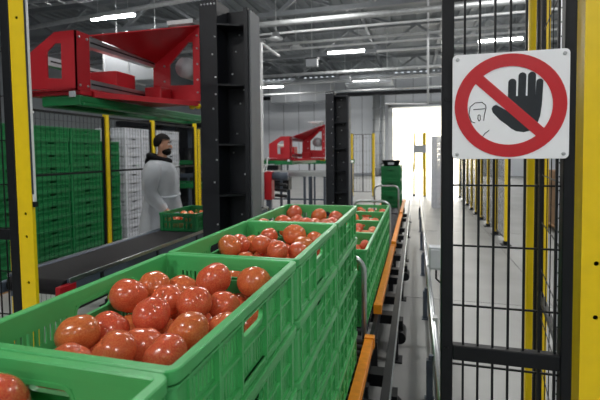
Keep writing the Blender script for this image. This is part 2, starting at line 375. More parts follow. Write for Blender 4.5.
# ------------------------------------------------------------------ plastic crate (600 x 400), one prototype per colour
CH, CW, CL = .1690, .4, .6
def panel(mb, u0, u1, z0, z1, holes, place):
    zs = sorted({z0, z1, *[h[2] for h in holes], *[h[3] for h in holes]})
    for a, b in zip(zs[:-1], zs[1:]):
        if b-a < 1e-6: continue
        hh = sorted((h[0], h[1]) for h in holes if h[2] < (a+b)/2 < h[3]); u = u0
        for c, d in hh:
            if c > u+1e-6: place(u, c, a, b)
            u = max(u, d)
        if u1 > u+1e-6: place(u, u1, a, b)
def wall_mesh(half, long, m):
    """wall facing +X (outside), running along Y; x=0 is the outer rim line"""
    mb = MB(); holes = [(-.056, .056, .104, .138)]
    u = .078
    while u < half-.062:
        holes += [(u, u+.0055, .092, .126), (-u-.0055, -u, .092, .126)]; u += .0128
    u = .008
    while u < half-.055:
        if not any(abs(u+.0025-rb) < .011 for rb in (.066, .066+(half-.112)/2, half-.046)):
            holes += [(u, u+.0055, .028, .074), (-u-.0055, -u, .028, .074)]
        u += .0128
    panel(mb, -half+.03, half-.03, .008, .158, holes, lambda a, b, c, d: mb.box(-.0165, -.0125, a, b, c, d))
    ribs = [.066, .066+(half-.112)/2, half-.046]
    for r_ in ribs:
        for s_ in (-1, 1): mb.box(-.013, -.003, s_*r_-.0035, s_*r_+.0035, .012, .157)
    for z in (.082, .020):
        for s_ in (-1, 1):
            mb.box(-.013, -.006, min(s_*.066, s_*(half-.046)), max(s_*.066, s_*(half-.046)), z-.003, z+.003)
    mb.box(-.013, -.0045, -.066, .066, .082, .087); mb.box(-.013, -.0045, -.066, .066, .017, .022)
    # rounded lip round the hand hole
    P = rrect(.056, .017, .016, 5); vs = []; k = 4
    ring = MB(); sweep(ring, P, [(-.003, -.0175), (.004, -.0175), (.004, -.008), (-.003, -.008)])
    lip = MB(); lip.add([(v[2], v[0], v[1]+.121) for v in ring.v], ring.f)
    return mb.mesh('side_wall' if long else 'end_wall', m), lip.mesh('hand_grip', m)
def crate_meshes(m):
    d = {}
    rim = MB(); P = rrect(CW/2, CL/2, .020, 6)
    sweep(rim, P, [(-.017, .152), (-.017, CH-.002), (-.015, CH), (-.002, CH), (0, CH-.002), (0, .150), (-.003, .149), (-.004, .158)])
    sweep(rim, P, [(-.013, .1405), (-.013, .1445), (-.0025, .1445), (-.0025, .1405)])
    d['rim'] = rim.mesh('rim', m)
    base = MB(); Pb = rrect(CW/2-.008, CL/2-.008, .018, 6)
    sweep(base, Pb, [(-.010, .001), (-.010, .022), (0, .022), (.002, .014), (0, .001)])
    # floor grid
    base.box(-CW/2+.016, CW/2-.016, -CL/2+.016, -CL/2+.05, .003, .008); base.box(-CW/2+.016, CW/2-.016, CL/2-.05, CL/2-.016, .003, .008)
    for i in range(13): x = -CW/2+.016+(CW-.032)*i/12.0; base.box(max(x-.009, -CW/2+.016), min(x+.009, CW/2-.016), -CL/2+.05, CL/2-.05, .003, .008)
    for i in range(9): y = -CL/2+.05+(CL-.1)*i/8; base.box(-CW/2+.016, CW/2-.016, y-.006, y+.006, .002, .007)
    # rounded corner pillars
    for c in range(4):
        seg = P[c*7:(c+1)*7]; a, b = seg[0], seg[-1]
        ext = lambda p, dx, dy: (p[0]+dx, p[1]+dy, p[2], p[3])
        first = ext(a, a[3]*.03, -a[2]*.03); last = ext(b, -b[3]*.03, b[2]*.03)
        sweep(base, [first]+seg+[last], [(-.0165, .008), (-.0165, .157), (-.007, .157), (-.007, .008)], closed=False)
    d['base'] = base.mesh('base', m)
    d['side_wall'], d['hand_grip'] = wall_mesh(CL/2, True, m); d['end_wall'], _ = wall_mesh(CW/2, False, m)
    return d
CM = {k: crate_meshes(k) for k in ('green_plastic', 'dim_green_plastic', 'white_plastic')}
PROTO = {}
def crate(loc, rz, label, group, m='green_plastic', name='plastic_crate', sz=1):
    if m not in PROTO:
        t = thing(name, label, 'crate', loc, group); d = CM[m]
        link('base', d['base'], t); link('rim', d['rim'], t)
        for s_ in (0, 1):
            o = link('side_wall', d['side_wall'], t, loc=((1-2*s_)*CW/2, 0, 0)); o.rotation_euler = (0, 0, PI*s_); link('hand_grip', d['hand_grip'], o)
            o = link('end_wall', d['end_wall'], t, loc=(0, (1-2*s_)*CL/2, 0)); o.rotation_euler = (0, 0, PI/2+PI*s_); link('hand_grip', d['hand_grip'], o)
        PROTO[m] = t
    else:
        t = copy_tree(PROTO[m]); t.location = loc; tag(t, label, 'crate', group)
    t.rotation_euler = (0, 0, rz); t.scale = (1, 1, sz)
    return t

# ------------------------------------------------------------------ roller conveyor with stacks of full crates
XR = -.303; XC = XR-.2; Y1 = .478; RIM = 1.3176; PITCHZ = .17; ZB = RIM-5*PITCHZ-.0006      # conveyor top
def conveyor(y0, y1, label, ro=0):
    t = thing('roller_conveyor', label, 'conveyor', (XC, y0, 0)); L = y1-y0
    for s_ in (-1, 1):
        MB().box(.2035 if s_ > 0 else -.256, .256 if s_ > 0 else -.2035, ro, L, ZB-.045, ZB+.012).build('side_rail', 'orange_paint', t, bevel=.004)
        MB().box(s_*.225-.012, s_*.225+.012, .02, L-.02, ZB-.16, ZB-.05).build('side_beam', 'dark_metal', t)
    me = MB().tube([(-.198, 0, 0), (.198, 0, 0)], .021, 12).mesh('roller', 'dark_metal', True)
    n = int(L/.075); 
    for i in range(n): link('roller', me, t, loc=(0, .04+i*(L-.08)/(n-1), ZB-.0215))
    for yy in (.25, L-.25):
        for s_ in (-1, 1):
            MB().box(s_*.225-.025, s_*.225+.025, yy-.025, yy+.025, 0, ZB-.16).build('leg', 'dark_metal', t)
        MB().box(-.225, .225, yy-.015, yy+.015, .14, .18).build('cross_brace', 'dark_metal', t)
    MB().box(.2025, .262, ro-.004, ro+.05, ZB-.05, ZB+.02).build('end_cap', 'orange_paint', t, bevel=.004)
    MB().box(.2025, .262, L-.05, L+.004, ZB-.05, ZB+.02).build('end_cap', 'orange_paint', t, bevel=.004)
    return t
conveyor(-.9, 2.585, 'orange railed roller conveyor under the tall foreground crate stacks')
conveyor(2.66, 5.22, 'orange railed roller conveyor under the lower crate stacks in the middle', .45)
conveyor(5.42, 7.98, 'empty orange railed roller conveyor before the distant stack')
conveyor(8.12, 10.4, 'far orange railed roller conveyor carrying the distant dark green stack')
def hoop(Y, top, label):
    hw = .222; r = .09; P = [(-hw, 0, ZB-.1)]
    for k in range(9): a = PI-PI/2*k/8; P.append((-hw+r+r*math.cos(a), 0, top-r+r*math.sin(a)))
    for k in range(9): a = PI/2-PI/2*k/8; P.append((hw-r+r*math.cos(a), 0, top-r+r*math.sin(a)))
    P.append((hw, 0, ZB-.1))
    t = thing('tube_hoop', label, 'tube guard', (XC-.03, Y, 0))
    MB().tube([Vector(p) for p in P], .0165, 12).build('hoop', 'aluminium', t, smooth=True)
    for s_ in (-1, 1):
        MB().box(s_*hw-.03, s_*hw+.03, -.028, .028, ZB-.16, ZB-.055).build('clamp', 'dark_metal', t)
        MB().box(s_*hw-.02, s_*hw+.02, -.02, .02, 0, ZB-.16).build('foot', 'dark_metal', t)
hoop(2.622, .955, 'bent silver tube guard between the tall and low crate stacks')
hoop(5.30, 1.0, 'bent silver tube guard behind the low crate stacks')
hoop(8.05, .98, 'small bent silver tube guard in front of the distant dark stack')
STK = ['foreground stack cut by the left frame edge', 'big foreground stack', 'second stack behind the foreground one', 'third tall stack, nearest the bent tube']
full = {}
for k in range(4):
    for l in range(5):
        z = ZB+l*PITCHZ; lab = ('top' if l == 4 else ORD[5-l]+' from top')
        c = crate((XC, Y1-.3+.6*k+.0, z), 0, f'{"bright green crate of tomatoes" if l == 4 else "bright green crate"}, {lab} in the {STK[k]}', 'tall green crate stacks on the conveyor')
        c.location.y += (random.random()-.5)*.004; c.scale = (1, .994, 1)
for k in range(4):
    for l in range(3):
        z = ZB+l*PITCHZ; lab = ('top' if l == 2 else ORD[3-l]+' from top')
        c = crate((XC, 3.02+.6*k, z), 0, f'green crate, {lab} in the {ORD[k+1]} low stack past the bent tube', 'low green crate stacks on the conveyor'); c.scale = (1, .994, 1)
for k in range(2):
    for l in range(3):
        lab = ('top' if l == 2 else ORD[3-l]+' from top')
        crate((XC, 9.2+k*.605, ZB+l*.283), 0, f'deep green crate, {lab}, {"front" if k == 0 else "rear"} distant stack before the doorway', 'distant deep green crate stack', 'dim_green_plastic', sz=1.66)
t = thing('black_tray', 'black tray lying on top of the distant dark green stack', 'tray', (XC, 9.2, ZB+.850))
tr = MB(); P = rrect(.19, .22, .05, 5)
sweep(tr, P, [(-.07, 0), (-.01, .12), (0, .12), (-.05, 0)]); tr.build('rim', 'black_paint', t)
MB().box(-.13, .13, -.16, .16, 0, .012).build('floor_plate', 'black_paint', t)
MB().box(-.06, .06, -.225, -.205, .03, .08).build('plate', 'grey_box', t)

# ------------------------------------------------------------------ tomatoes
TOM = []
for v in range(5):
    mb = MB(); seg, rings = 28, 18; vs = []; fs = []
    lob = random.choice((5, 6, 7)); ph = random.random()*6; am = .02+.025*random.random(); fl_ = .86+.08*random.random()
    for i in range(rings+1):
        th = PI*i/rings
        for q in range(seg):
            a = 2*PI*q/seg
            w = 1+am*math.sin(th)**2*math.cos(lob*a+ph)*(0.4+.6*max(0, math.cos(th)))
            r = w*(1-.16*math.exp(-(th/.28)**2)-.05*math.exp(-((PI-th)/.3)**2))*(1+.03*math.cos(a*2+v))
            vs.append((r*math.sin(th)*math.cos(a), r*math.sin(th)*math.sin(a), fl_*r*math.cos(th)))
    for i in range(rings):
        for q in range(seg): fs.append((i*seg+q, (i+1)*seg+q, (i+1)*seg+(q+1) % seg, i*seg+(q+1) % seg))
    mb.add(vs, fs); TOM.append(mb.mesh('tomato', 'tomato_skin', True))
SCAR = MB().lathe([(.10, -.02), (.13, .0), (.06, .015)], n=8).mesh('stem_scar', 'pallet_wood', True)
def fill(cx, cy, zb, crate_words, group, top=None, ntop=16, low=(4, 6), hx=.183, hy=.283, rm=.0435, scar=True, zcap=.118, lowgroup=True):
    pos = []; rad = []; istop = []
    for i in range(low[0]):
        for j in range(low[1]):
            r = rm*(.93+.12*random.random())
            pos.append((-hx+hx*2*(i+.5)/low[0]+random.uniform(-.008, .008), -hy+hy*2*(j+.5)/low[1]+random.uniform(-.008, .008), .009+r)); rad.append(r); istop.append(0)
    tgt = {}
    if top:
        for x, y, rp in top:
            p = atZ(x, y, zb+zcap); d = (p-Vector((0, 0, CAMZ))).dot(CF); r = min(.052, max(.038, rp*d/FPX*.97))
            tgt[len(pos)] = (p.x-cx, p.y-cy); pos.append((p.x-cx, p.y-cy, zcap)); rad.append(r); istop.append(1)
    else:
        for i in range(ntop):
            c = (i % 3, i//3); nr = math.ceil(ntop/3)
            pos.append((-hx+hx*2*(c[0]+.5+(.15 if c[1] % 2 else -.15))/3+random.uniform(-.015, .015), -hy+hy*2*(c[1]+.5)/nr+random.uniform(-.015, .015), zcap+random.uniform(0, .01)))
            rad.append(rm*(.93+.15*random.random())); istop.append(1)
    P = np.array(pos); R_ = np.array(rad); T = np.array(istop); n = len(P)
    for it in range(160):
        if it < 130:
            P[:, 2] -= .0012
            for i, (tx, ty) in tgt.items(): P[i, 0] += (tx-P[i, 0])*.25; P[i, 1] += (ty-P[i, 1])*.25
        for _ in range(2):
            D = P[:, None]-P[None]; dist = np.sqrt((D**2).sum(-1))+1e-9; mn = (R_[:, None]+R_[None])*.965
            ov = np.where(dist < mn, mn-dist, 0); np.fill_diagonal(ov, 0)
            w = np.where(T[:, None] > T[None], .75, np.where(T[:, None] < T[None], .25, .5))
            P += ((D/dist[..., None])*(ov*w*.6)[..., None]).sum(1)
            P[:, 0] = np.clip(P[:, 0], -hx+R_, hx-R_); P[:, 1] = np.clip(P[:, 1], -hy+R_, hy-R_); P[:, 2] = np.minimum(np.maximum(P[:, 2], .009+R_*.9), .128)
    lab = {}
    for i in range(n):
        if not T[i]: lab[i] = f'red tomato low in the {crate_words}, {ORD[i % low[1]+1]} row, {ORD[i//low[1]+1]} from left'
    ti = [i for i in range(n) if T[i]]
    nrow = max(2, round(len(ti)/3.6)); ti.sort(key=lambda i: P[i, 1]); rows = np.array_split(np.array(ti), nrow)
    for a, rw in enumerate(rows):
        rw = sorted(rw, key=lambda i: P[i, 0])
        for b, i in enumerate(rw): lab[i] = f'red tomato in the {crate_words}, {ORD[a+1]} row from front, {ORD[b+1]} from left'
    for i in range(n):
        me = TOM[random.randrange(5)]
        o = link('tomato', me, loc=(cx+P[i, 0], cy+P[i, 1], zb+P[i, 2])); o.scale = (R_[i],)*3
        o.rotation_euler = (random.uniform(-.9, .9), random.uniform(-.9, .9), random.uniform(0, 6.28))
        if T[i]: tag(o, lab[i], 'tomato', group)
        else: tag(o, lab[i], 'tomato', 'bottom layer of the '+crate_words)
        if scar and T[i]: link('stem_scar', SCAR, o, loc=(0, 0, .75))
zt = ZB+4*PITCHZ
A1 = [(128.7, 300, 19), (156, 288.6, 15), (167, 300, 16), (188, 283, 18), (210, 283, 18), (223, 298, 17), (195, 307, 18), (189, 328.5, 22), (151, 318, 18), (136, 336, 23),
      (85, 336, 20), (117, 347, 20), (163.5, 352, 21), (108, 325, 15), (76, 350, 17), (224, 322, 16), (254, 283, 18)]
fill(XC, Y1+.3, zt, 'big foreground crate', 'tomatoes in the big foreground crate', A1)
fill(XC, Y1-.3, zt, 'bottom left corner crate', 'tomatoes in the corner crate', [(17, 396, 34), (-20, 440, 30), (60, 470, 36), (5, 520, 40)], low=(4, 6))
A2 = [(224, 247, 12), (240, 243, 8), (253, 239, 9), (262, 247, 10), (275, 243, 10), (288, 239, 12), (297, 237, 12), (278, 250, 10), (305, 241, 9), (314, 238, 8), (247, 250, 9), (298, 248, 8), (268, 237, 8)]
fill(XC, Y1+.9, zt, 'second full crate', 'tomatoes in the second full crate', A2)
fill(XC, Y1+1.5, zt, 'third full crate', 'tomatoes in the third full crate', None, 15, scar=False)
for k in range(4):
    fill(XC, 3.02+.6*k, ZB+2*PITCHZ, ORD[k+1]+' low crate', 'tomatoes in the '+ORD[k+1]+' low crate', None, 14, scar=False)

# ------------------------------------------------------------------ dark side frame and low silver rail along the aisle
t = thing('side_frame', 'long dark steel frame with cross arms beside the crate conveyor', 'frame', (-.16, 0, 0))
MB().box(-.022, .022, -.6, 12, .24, .30).build('rail', 'dark_metal', t); MB().box(.0225, .03, -.6, 12, .255, .285).build('rail_strip', 'aluminium', t)
arm = MB().box(-.105, -.022, -.05, .05, .235, .305).box(-.33, -.1, -.05, .05, .235, .305).mesh('cross_arm', 'black_paint')
for Y in (1.2, 2.15, 2.51, 3.45, 3.9, 4.5, 4.82, 5.48, 6.2, 6.8, 7.45, 8.6, 9.2): link('cross_arm', arm, t, loc=(0, Y, 0))
foot = MB().box(-.03, .03, -.03, .03, 0, .24).box(-.06, .06, -.06, .06, 0, .012).mesh('foot', 'dark_metal')
for Y in (.6, 2.0, 3.3, 4.7, 6.4, 8.2, 10): link('foot', foot, t, loc=(0, Y, 0))
mot = MB().tube([(.005, -.1, .12), (.005, .1, .12)], .05, 12).box(-.03, .03, -.05, .05, .15, .24).mesh('motor', 'black_paint')
for Y in (2.42, 3.52, 5.25): link('motor', mot, t, loc=(.03, Y, 0))
t = thing('guard_rail', 'low silver guard rail on short posts along the aisle floor', 'guard rail', (.12, 0, 0))
MB().tube([(.01, 1.9, .285), (.0, 12.5, .285)], .024, 8).build('rail', 'aluminium', t, smooth=True)
MB().tube([(.01, 1.9, .06), (.0, 12.5, .06)], .014, 8).build('rail', 'aluminium', t, smooth=True)
pst = MB().box(-.055, -.015, -.02, .02, 0, .27).box(-.065, -.005, -.04, .04, 0, .01).box(-.04, .005, -.012, .012, .27, .3).mesh('post', 'slate_paint')
for Y in (2.8, 4.2, 5.7, 7.2, 8.8, 10.5): link('post', pst, t, loc=(0, Y, 0))
me = MB().box(-.008, .03, -.035, .035, .24, .33).mesh('bracket', 'galvanised')
for Y in (2.3, 3.4, 5.0): link('bracket', me, t, loc=(.01, Y, 0))
p = atY(433.5, 257, 3.6)
t = thing('control_box', 'small grey control box on a stand beside the black gate frame', 'control box', (p.x+.02, 3.6, 0))
MB().box(-.055, .055, -.06, .06, p.z-.09, p.z+.09).build('casing', 'grey_box', t, bevel=.008)
MB().box(-.045, .045, -.066, -.058, p.z-.075, p.z+.075).build('cover', 'white_plastic', t, bevel=.004)
MB().box(.03, .06, -.015, .015, 0, p.z-.06).build('stand', 'aluminium', t)
MB().tube([(0, 0, p.z-.09), (.0, -.02, p.z-.17), (.05, -.02, p.z-.22), (.05, -.02, .02)], .008, 8).build('cable', 'black_paint', t, smooth=True)

# ------------------------------------------------------------------ belt conveyor at left with one crate
BZ, BX0, BX1, BY0, BY1 = .885, -2.345, -1.925, 1.93, 5.4
t = thing('belt_conveyor', 'black belt conveyor with grey side frame left of the column', 'conveyor', ((BX0+BX1)/2, BY0, 0))
hw = (BX1-BX0)/2; L = BY1-BY0; P = []
bl = MB(); prof = []
r = .045
for k in range(13): a = PI/2+PI*k/12; prof.append((r+r*math.cos(a), BZ-r+r*math.sin(a)))
for k in range(13): a = -PI/2+PI*k/12; prof.append((L-r+r*math.cos(a), BZ-r+r*math.sin(a)))
n = len(prof)
bl.add([(s_*(hw-.012), y, z) for s_ in (-1, 1) for y, z in prof], [(i, (i+1) % n, n+(i+1) % n, n+i) for i in range(n)]+[tuple(range(n)), tuple(range(2*n-1, n-1, -1))])
bl.build('belt', 'rubber_belt', t)
for s_ in (-1, 1):
    MB().box(s_*hw-.014, s_*hw+.014, .05, L-.05, BZ-.13, BZ+.004).build('side_frame', 'slate_paint', t, bevel=.003)
    MB().box(s_*(hw+.016)-.004, s_*(hw+.016)+.004, .04, L-.05, BZ-.012, BZ+.012).build('edge_strip', 'aluminium', t)
    MB().box(s_*hw-.018, s_*hw+.018, -.03, .09, BZ-.085, BZ-.02).build('bearing_block', 'red_paint' if s_ > 0 else 'slate_paint', t, bevel=.006)
    for yy in (.45, 1.9, 3.2): MB().box(s_*(hw-.02)-.02, s_*(hw-.02)+.02, yy-.02, yy+.02, 0, BZ-.13).build('leg', 'slate_paint', t)
for yy in (.3, .9, 1.5): MB().box(hw+.014, hw+.02, yy-.012, yy+.012, BZ-.12, BZ-.02).build('seam_bracket', 'dark_metal', t)
BCX, BCY = -2.135, 3.78
crate((BCX, BCY, BZ+.0012), 0, 'dark green crate of small tomatoes riding on the black belt', 'single crate', 'dim_green_plastic')
fill(BCX, BCY, BZ+.0012, 'crate on the black belt', 'tomatoes in the belt crate', None, 21, low=(5, 7), rm=.036, scar=False, zcap=.12)

# ------------------------------------------------------------------ columns with red gripper carriages
CX0, CX1, CD = -1.48, -1.115, .22
def column(Y, label, dx=0, H=2.66):
    t = thing('lift_column', label, 'column', ((CX0+CX1)/2+dx, Y, 0)); w = (CX1-CX0)/2
    MB().box(-w, -w+.135, 0, CD, 0, H+.02).build('left_flange', 'column_paint', t, bevel=.004)
    MB().box(w-.03, w, -.0, CD, 0, H-.06).build('right_flange', 'column_paint', t, bevel=.003)
    MB().box(-w+.135, w-.03, CD-.04, CD-.015, 0, H-.02).build('web', 'column_paint', t)
    MB().box(w-.001, w+.014, .02, CD-.02, .02, H-.07).build('guide_rail', 'grey_paint', t, bevel=.003)
    me = MB().prism([(-w+.135, .0), (-w+.155, 0), (w-.03, .1), (w-.03, CD-.04), (-w+.135, CD-.04)], PXY(0, 0, 0), .012).mesh('gusset', 'column_paint')
    for z in (.25, .6, .95, 1.30, 1.66, 2.08, 2.5): link('gusset', me, t, loc=(0, 0, z))
    bm_ = MB().lathe([(.007, 0), (.007, .004), (.004, .006)], n=8).mesh('bolt', 'aluminium')
    for k, z in enumerate((.5, .8, 1.1, 1.4, 1.56, 1.7, 1.92, 2.02, 2.14, 2.3, 2.42)):
        o = link('bolt', bm_, t, loc=(-w+.1+(.02 if k % 3 else .0), -.0, z)); o.rotation_euler = (PI/2, 0, 0)
        o = link('bolt', bm_, t, loc=(-w+.17+(k % 4)*.03, CD-.041, z+.05)); o.rotation_euler = (PI/2, 0, 0)
    for k in range(5):
        o = link('bolt', bm_, t, loc=(-w+.02+k*.025, 0, H-.01)); o.rotation_euler = (PI/2, 0, 0)
    MB().box(-w-.06, w+.06, -.06, CD+.06, 0, .02).build('foot_plate', 'column_paint', t)
    return t
column(2.75, 'big black steel column with gusset plates left of the crates')
column(6.75, 'smaller black steel column in the middle distance', .07, 2.57)
def gripper(dy, dz, label, dx=0):
    """red carriage: near bracket, aluminium rails running back, far arm plate fixed to the column"""
    o0 = Vector((-1.9+dx, 2.3+dy, 1.97+dz)); t = thing('crate_gripper', label, 'gripper', o0)
    T = lambda x, y, z: Vector((x, y, z))-Vector((-1.9, 2.3, 1.97))
    # near bracket: transverse plate with window and chamfered corner + side plate
    poly = [(-2.172, 1.985), (-1.842, 1.972), (-1.842, 2.302), (-1.985, 2.302), (-2.172, 2.192)]
    win = [(-2.042, 2.045), (-1.942, 2.036), (-1.942, 2.236), (-1.985, 2.238), (-2.042, 2.195)]
    Q = lambda pl: [(p[0]+1.9, p[1]-1.97) for p in pl]
    MB().prism(Q(poly), PXZ(0, 1.994-2.3, 0), .008, [Q(win)]).build('bracket_plate', 'red_paint', t)
    sp = MB().box(.05, .058, 1.994-2.3, 2.10-2.3, .002, .332).build('bracket_side', 'red_paint', t)
    bolt = MB().lathe([(.008, 0), (.008, .004), (.005, .007)], n=8).mesh('bolt', 'aluminium')
    for y, z in ((2.02, .30), (2.08, .30), (2.02, .03), (2.08, .03)):
        b = link('bolt', bolt, sp, loc=(.058, y-2.3, z)); b.rotation_euler = (0, PI/2, 0)
    MB().box(-.272, .05, 1.994-2.3, 2.10-2.3, .0, .008).build('bracket_floor', 'red_paint', t)
    # rails
    for x in (.03, -.26):
        for z in (.29, .047):
            if x < 0 and z > .2: z = .2
            rl = MB().box(x-.026, x+.026, 2.003-2.3, 2.75-2.3, z-.026, z+.026).build('rail', 'aluminium', t)
            MB().box(x+.0245, x+.0275, 2.11-2.3, 2.745-2.3, z-.005, z+.005).build('slot', 'dark_metal', rl)
    # far arm plate
    poly = [(-1.86, 1.98), (-1.482, 1.98), (-1.482, 2.515), (-1.86, 2.285)]
    hole = [(-1.725, 2.10), (-1.535, 2.095), (-1.535, 2.40), (-1.57, 2.40), (-1.725, 2.25)]
    fp = MB().prism(Q(poly), PXZ(0, 2.752-2.3, 0), .014, [Q(hole)]).build('arm_plate', 'red_paint', t)
    # slanting web from the near bracket and rail up to the column
    tri = [T(-1.842, 2.10, 2.30), T(-1.842, 2.752, 2.275), T(-1.482, 2.752, 2.515)]; nn = (tri[1]-tri[0]).cross(tri[2]-tri[0]).normalized()*.008
    MB().add([p for p in tri]+[p+nn for p in tri], [(0, 2, 1), (3, 4, 5), (0, 1, 4, 3), (1, 2, 5, 4), (2, 0, 3, 5)]).build('arm_web', 'red_paint', t)
    for z in (.07, .16, .27, .38, .47):
        for x in (-1.50, -1.765):
            if x < -1.7 and z > .3: continue
            b = link('bolt', bolt, fp, loc=(x+1.9, 2.752-2.3, z)); b.rotation_euler = (PI/2, 0, 0)
    # bottom plate, slanting edge
    MB().prism([(-.30, -.28), (.058, -.28), (.058, -.19), (.415, .45), (-.30, .45)], PXY(0, 0, -.022), .022).build('base_plate', 'red_paint', t)
    MB().prism([(.058, -.19), (.075, -.19), (.415, .42), (.415, .45)], PXY(0, 0, -.03), .034).build('base_lip', 'red_paint', t)
    for x in (.36, .405): MB().tube([(x, .43, -.03), (x, .45, -.03)], .02, 12).build('roller_knob', 'yellow_paint', t, smooth=True)
    # drive: motor with red covers
    MB().box(-.23, .0, .1, .3, .0, .185).build('drive_cover', 'red_paint', t, bevel=.008)
    MB().box(.07, .2, .3, .43, .0, .1).build('drive_cover', 'red_paint', t, bevel=.008)
    MB().tube([(.28, .48, .26), (.28, .66, .26)], .075, 16).build('motor', 'grey_box', t, smooth=True)
    MB().box(.15, .36, .47, .62, .57, .60).box(.2, .32, .50, .6, .54, .57).build('cable_chain', 'galvanised', t)
    # green jaw frame below
    for x in (-.17, .06):
        MB().box(x-.018, x+.018, -.29, 1.25, -.07, -.031).build('jaw_beam', 'dim_green_plastic', t, bevel=.006)
        MB().box(x-.03, x+.03, -.29, 1.25, -.088, -.07).build('jaw_flange', 'dim_green_plastic', t, bevel=.004)
    MB().box(-.188, .078, -.305, -.29, -.085, -.031).build('jaw_end', 'dim_green_plastic', t, bevel=.004)
    MB().box(-.188, .078, 1.235, 1.25, -.085, -.035).build('jaw_end', 'dim_green_plastic', t, bevel=.004)
    for y in (-.2, .1, .4, .8): MB().box(-.152, .042, y-.03, y+.03, -.06, -.032).build('jaw_slat', 'dim_green_plastic', t)
    MB().box(.015, .05, -.318, -.306, -.04, -.008).build('sensor', 'white_plastic', t)
    # pneumatic fitting and hose at the left end
    MB().tube([(-.285, -.30, .0), (-.285, -.36, .0)], .02, 10).tube([(-.33, -.33, .0), (-.25, -.33, .0)], .012, 8).build('valve', 'steel', t, smooth=True)
    MB().tube([(-.285, -.35, .02), (-.28, -.38, -.1), (-.30, -.38, -.18), (-.35, -.36, -.2), (-.37, -.2, -.1)], .008, 8).build('hose', 'pipe_white', t, smooth=True)
    return t
gripper(0, 0, 'large red crate gripper with aluminium rails above the belt')
gripper(4.0, -.45, 'distant red crate gripper at the smaller black column', .06)

# ------------------------------------------------------------------ mesh fences
def post(x, y, h, label, w=.045, group=None, m='yellow_paint', foot=True):
    t = thing('fence_post', label, 'post', (x, y, 0), group)
    MB().box(-w/2, w/2, -w/2, w/2, .012, h).build('shaft', m, t, bevel=.004)
    MB().box(-w/2+.002, w/2-.002, -w/2+.002, w/2-.002, h, h+.012).build('cap', 'black_paint', t)
    MB().box(-.08, .08, -.08, .08, 0, .012).box(-.04, .04, -.04, .04, .012, .07).build('foot_plate', 'black_paint', t)
    return t
def fence(a, b, z0, z1, label, group=None, pitch=.05, r=.002, zp=.2, bars=()):
    a, b = Vector((*a, 0)), Vector((*b, 0)); L = (b-a).length; t = thing('wire_fence', label, 'fence', a, group, math.atan2(b.y-a.y, b.x-a.x))
    f = MB(); w = .02
    for s_ in ((0, w), (L-w, L)): MB().box(*s_, -.01, .01, z0, z1).build('stile', 'black_paint', t)
    for s_ in ((z0, z0+w), (z1-w, z1))+tuple((q, q+w) for q in bars): MB().box(w, L-w, -.01, .01, *s_).build('frame_bar', 'black_paint', t)
    g = MB(); x = pitch
    while x < L-w: g.box(x-r, x+r, -r, r, z0+w, z1-w); x += pitch
    z = z0+zp
    while z < z1-w: g.box(w, L-w, -r, r, z-r, z+r); z += zp
    o = g.build('wire_grid', 'black_paint', t); o['kind'] = 'stuff'
    return t
# left fence behind the belt
FX = -3.15; fy = [2.7, atX(105.5, 112, FX).y, atX(152, 119, FX).y, atX(194.5, 122, FX).y, 6.9, 8.0]
fl_lab = ['yellow fence post hidden behind the left yellow upright', 'slim yellow fence post in front of the dark green crate stacks', 'yellow fence post just left of the person', 'yellow fence post just left of the big black column', 'yellow fence post behind the big black column', 'last yellow post of the fence behind the belt']
for i, y in enumerate(fy): post(FX, y, 2.05, fl_lab[i], group='yellow posts behind the belt')
for i in range(5):
    fence((FX, fy[i]+.035), (FX, fy[i+1]-.035), .12, 2.0, ['black mesh panel left of the slim yellow post', 'black mesh panel between slim post and person', 'black mesh panel behind the person', 'black mesh panel behind the big column', 'last black mesh panel behind the belt'][i], 'mesh panels behind the belt', bars=(1.42,) if i < 3 else (), pitch=.05, r=.001)
post(FX+.05, atX(203, 122, FX+.05).y, 2.08, 'thin yellow post touching the big black column on the left', w=.035)
# far fences
p, q = atZ(352, 196, 0), atZ(374, 196, 0)
for x, lb in ((p.x, 'left yellow post of the far fence beside the small black column'), (q.x, 'right yellow post of the far fence left of the distant stack')): post(x, 15.7, 2.3, lb, w=.09)
fence((p.x+.05, 15.7), ((p.x+q.x)/2, 15.7), .15, 2.28, 'far black mesh gate leaf, left of two', 'far gate leaves', r=.003, pitch=.12, zp=.5)
fence(((p.x+q.x)/2+.01, 15.7), (q.x-.05, 15.7), .15, 2.28, 'far black mesh gate leaf, right of two', 'far gate leaves', r=.003, pitch=.12, zp=.5)
p = atZ(424.5, 196, 0); post(p.x, p.y, 2.3, 'yellow post standing in front of the bright doorway', w=.1)
q = atZ(414, 196, 0); post(q.x, q.y, 2.3, 'thin pale yellow post left inside the bright doorway', w=.05)
fence((q.x+.03, p.y), (p.x-.05, p.y), 1.0, 2.28, 'black mesh panel in front of the bright doorway', r=.003, pitch=.15, zp=.6)
fence((q.x-1.2, p.y), (q.x-.03, p.y), .9, 1.2, 'low barrier across the bright doorway', r=.003, pitch=.3, zp=.6)
tt = atY(420, 149, p.y-.1); MB_ = tag(MB().box(tt.x-.22, tt.x+.22, tt.y-.02, tt.y, tt.z-.14, tt.z+.14).build('notice_board', 'grey_box'), 'small grey notice plate on the mesh before the doorway', 'sign')
# white crate stack near doorway
for l in range(13):
    crate((atY(437, 150, 13).x+.05, 13, l*.158), 0, f'white crate, {ORD[13-l]} from top in the stack by the bright doorway', 'white crates by the doorway', 'white_plastic', sz=.93)
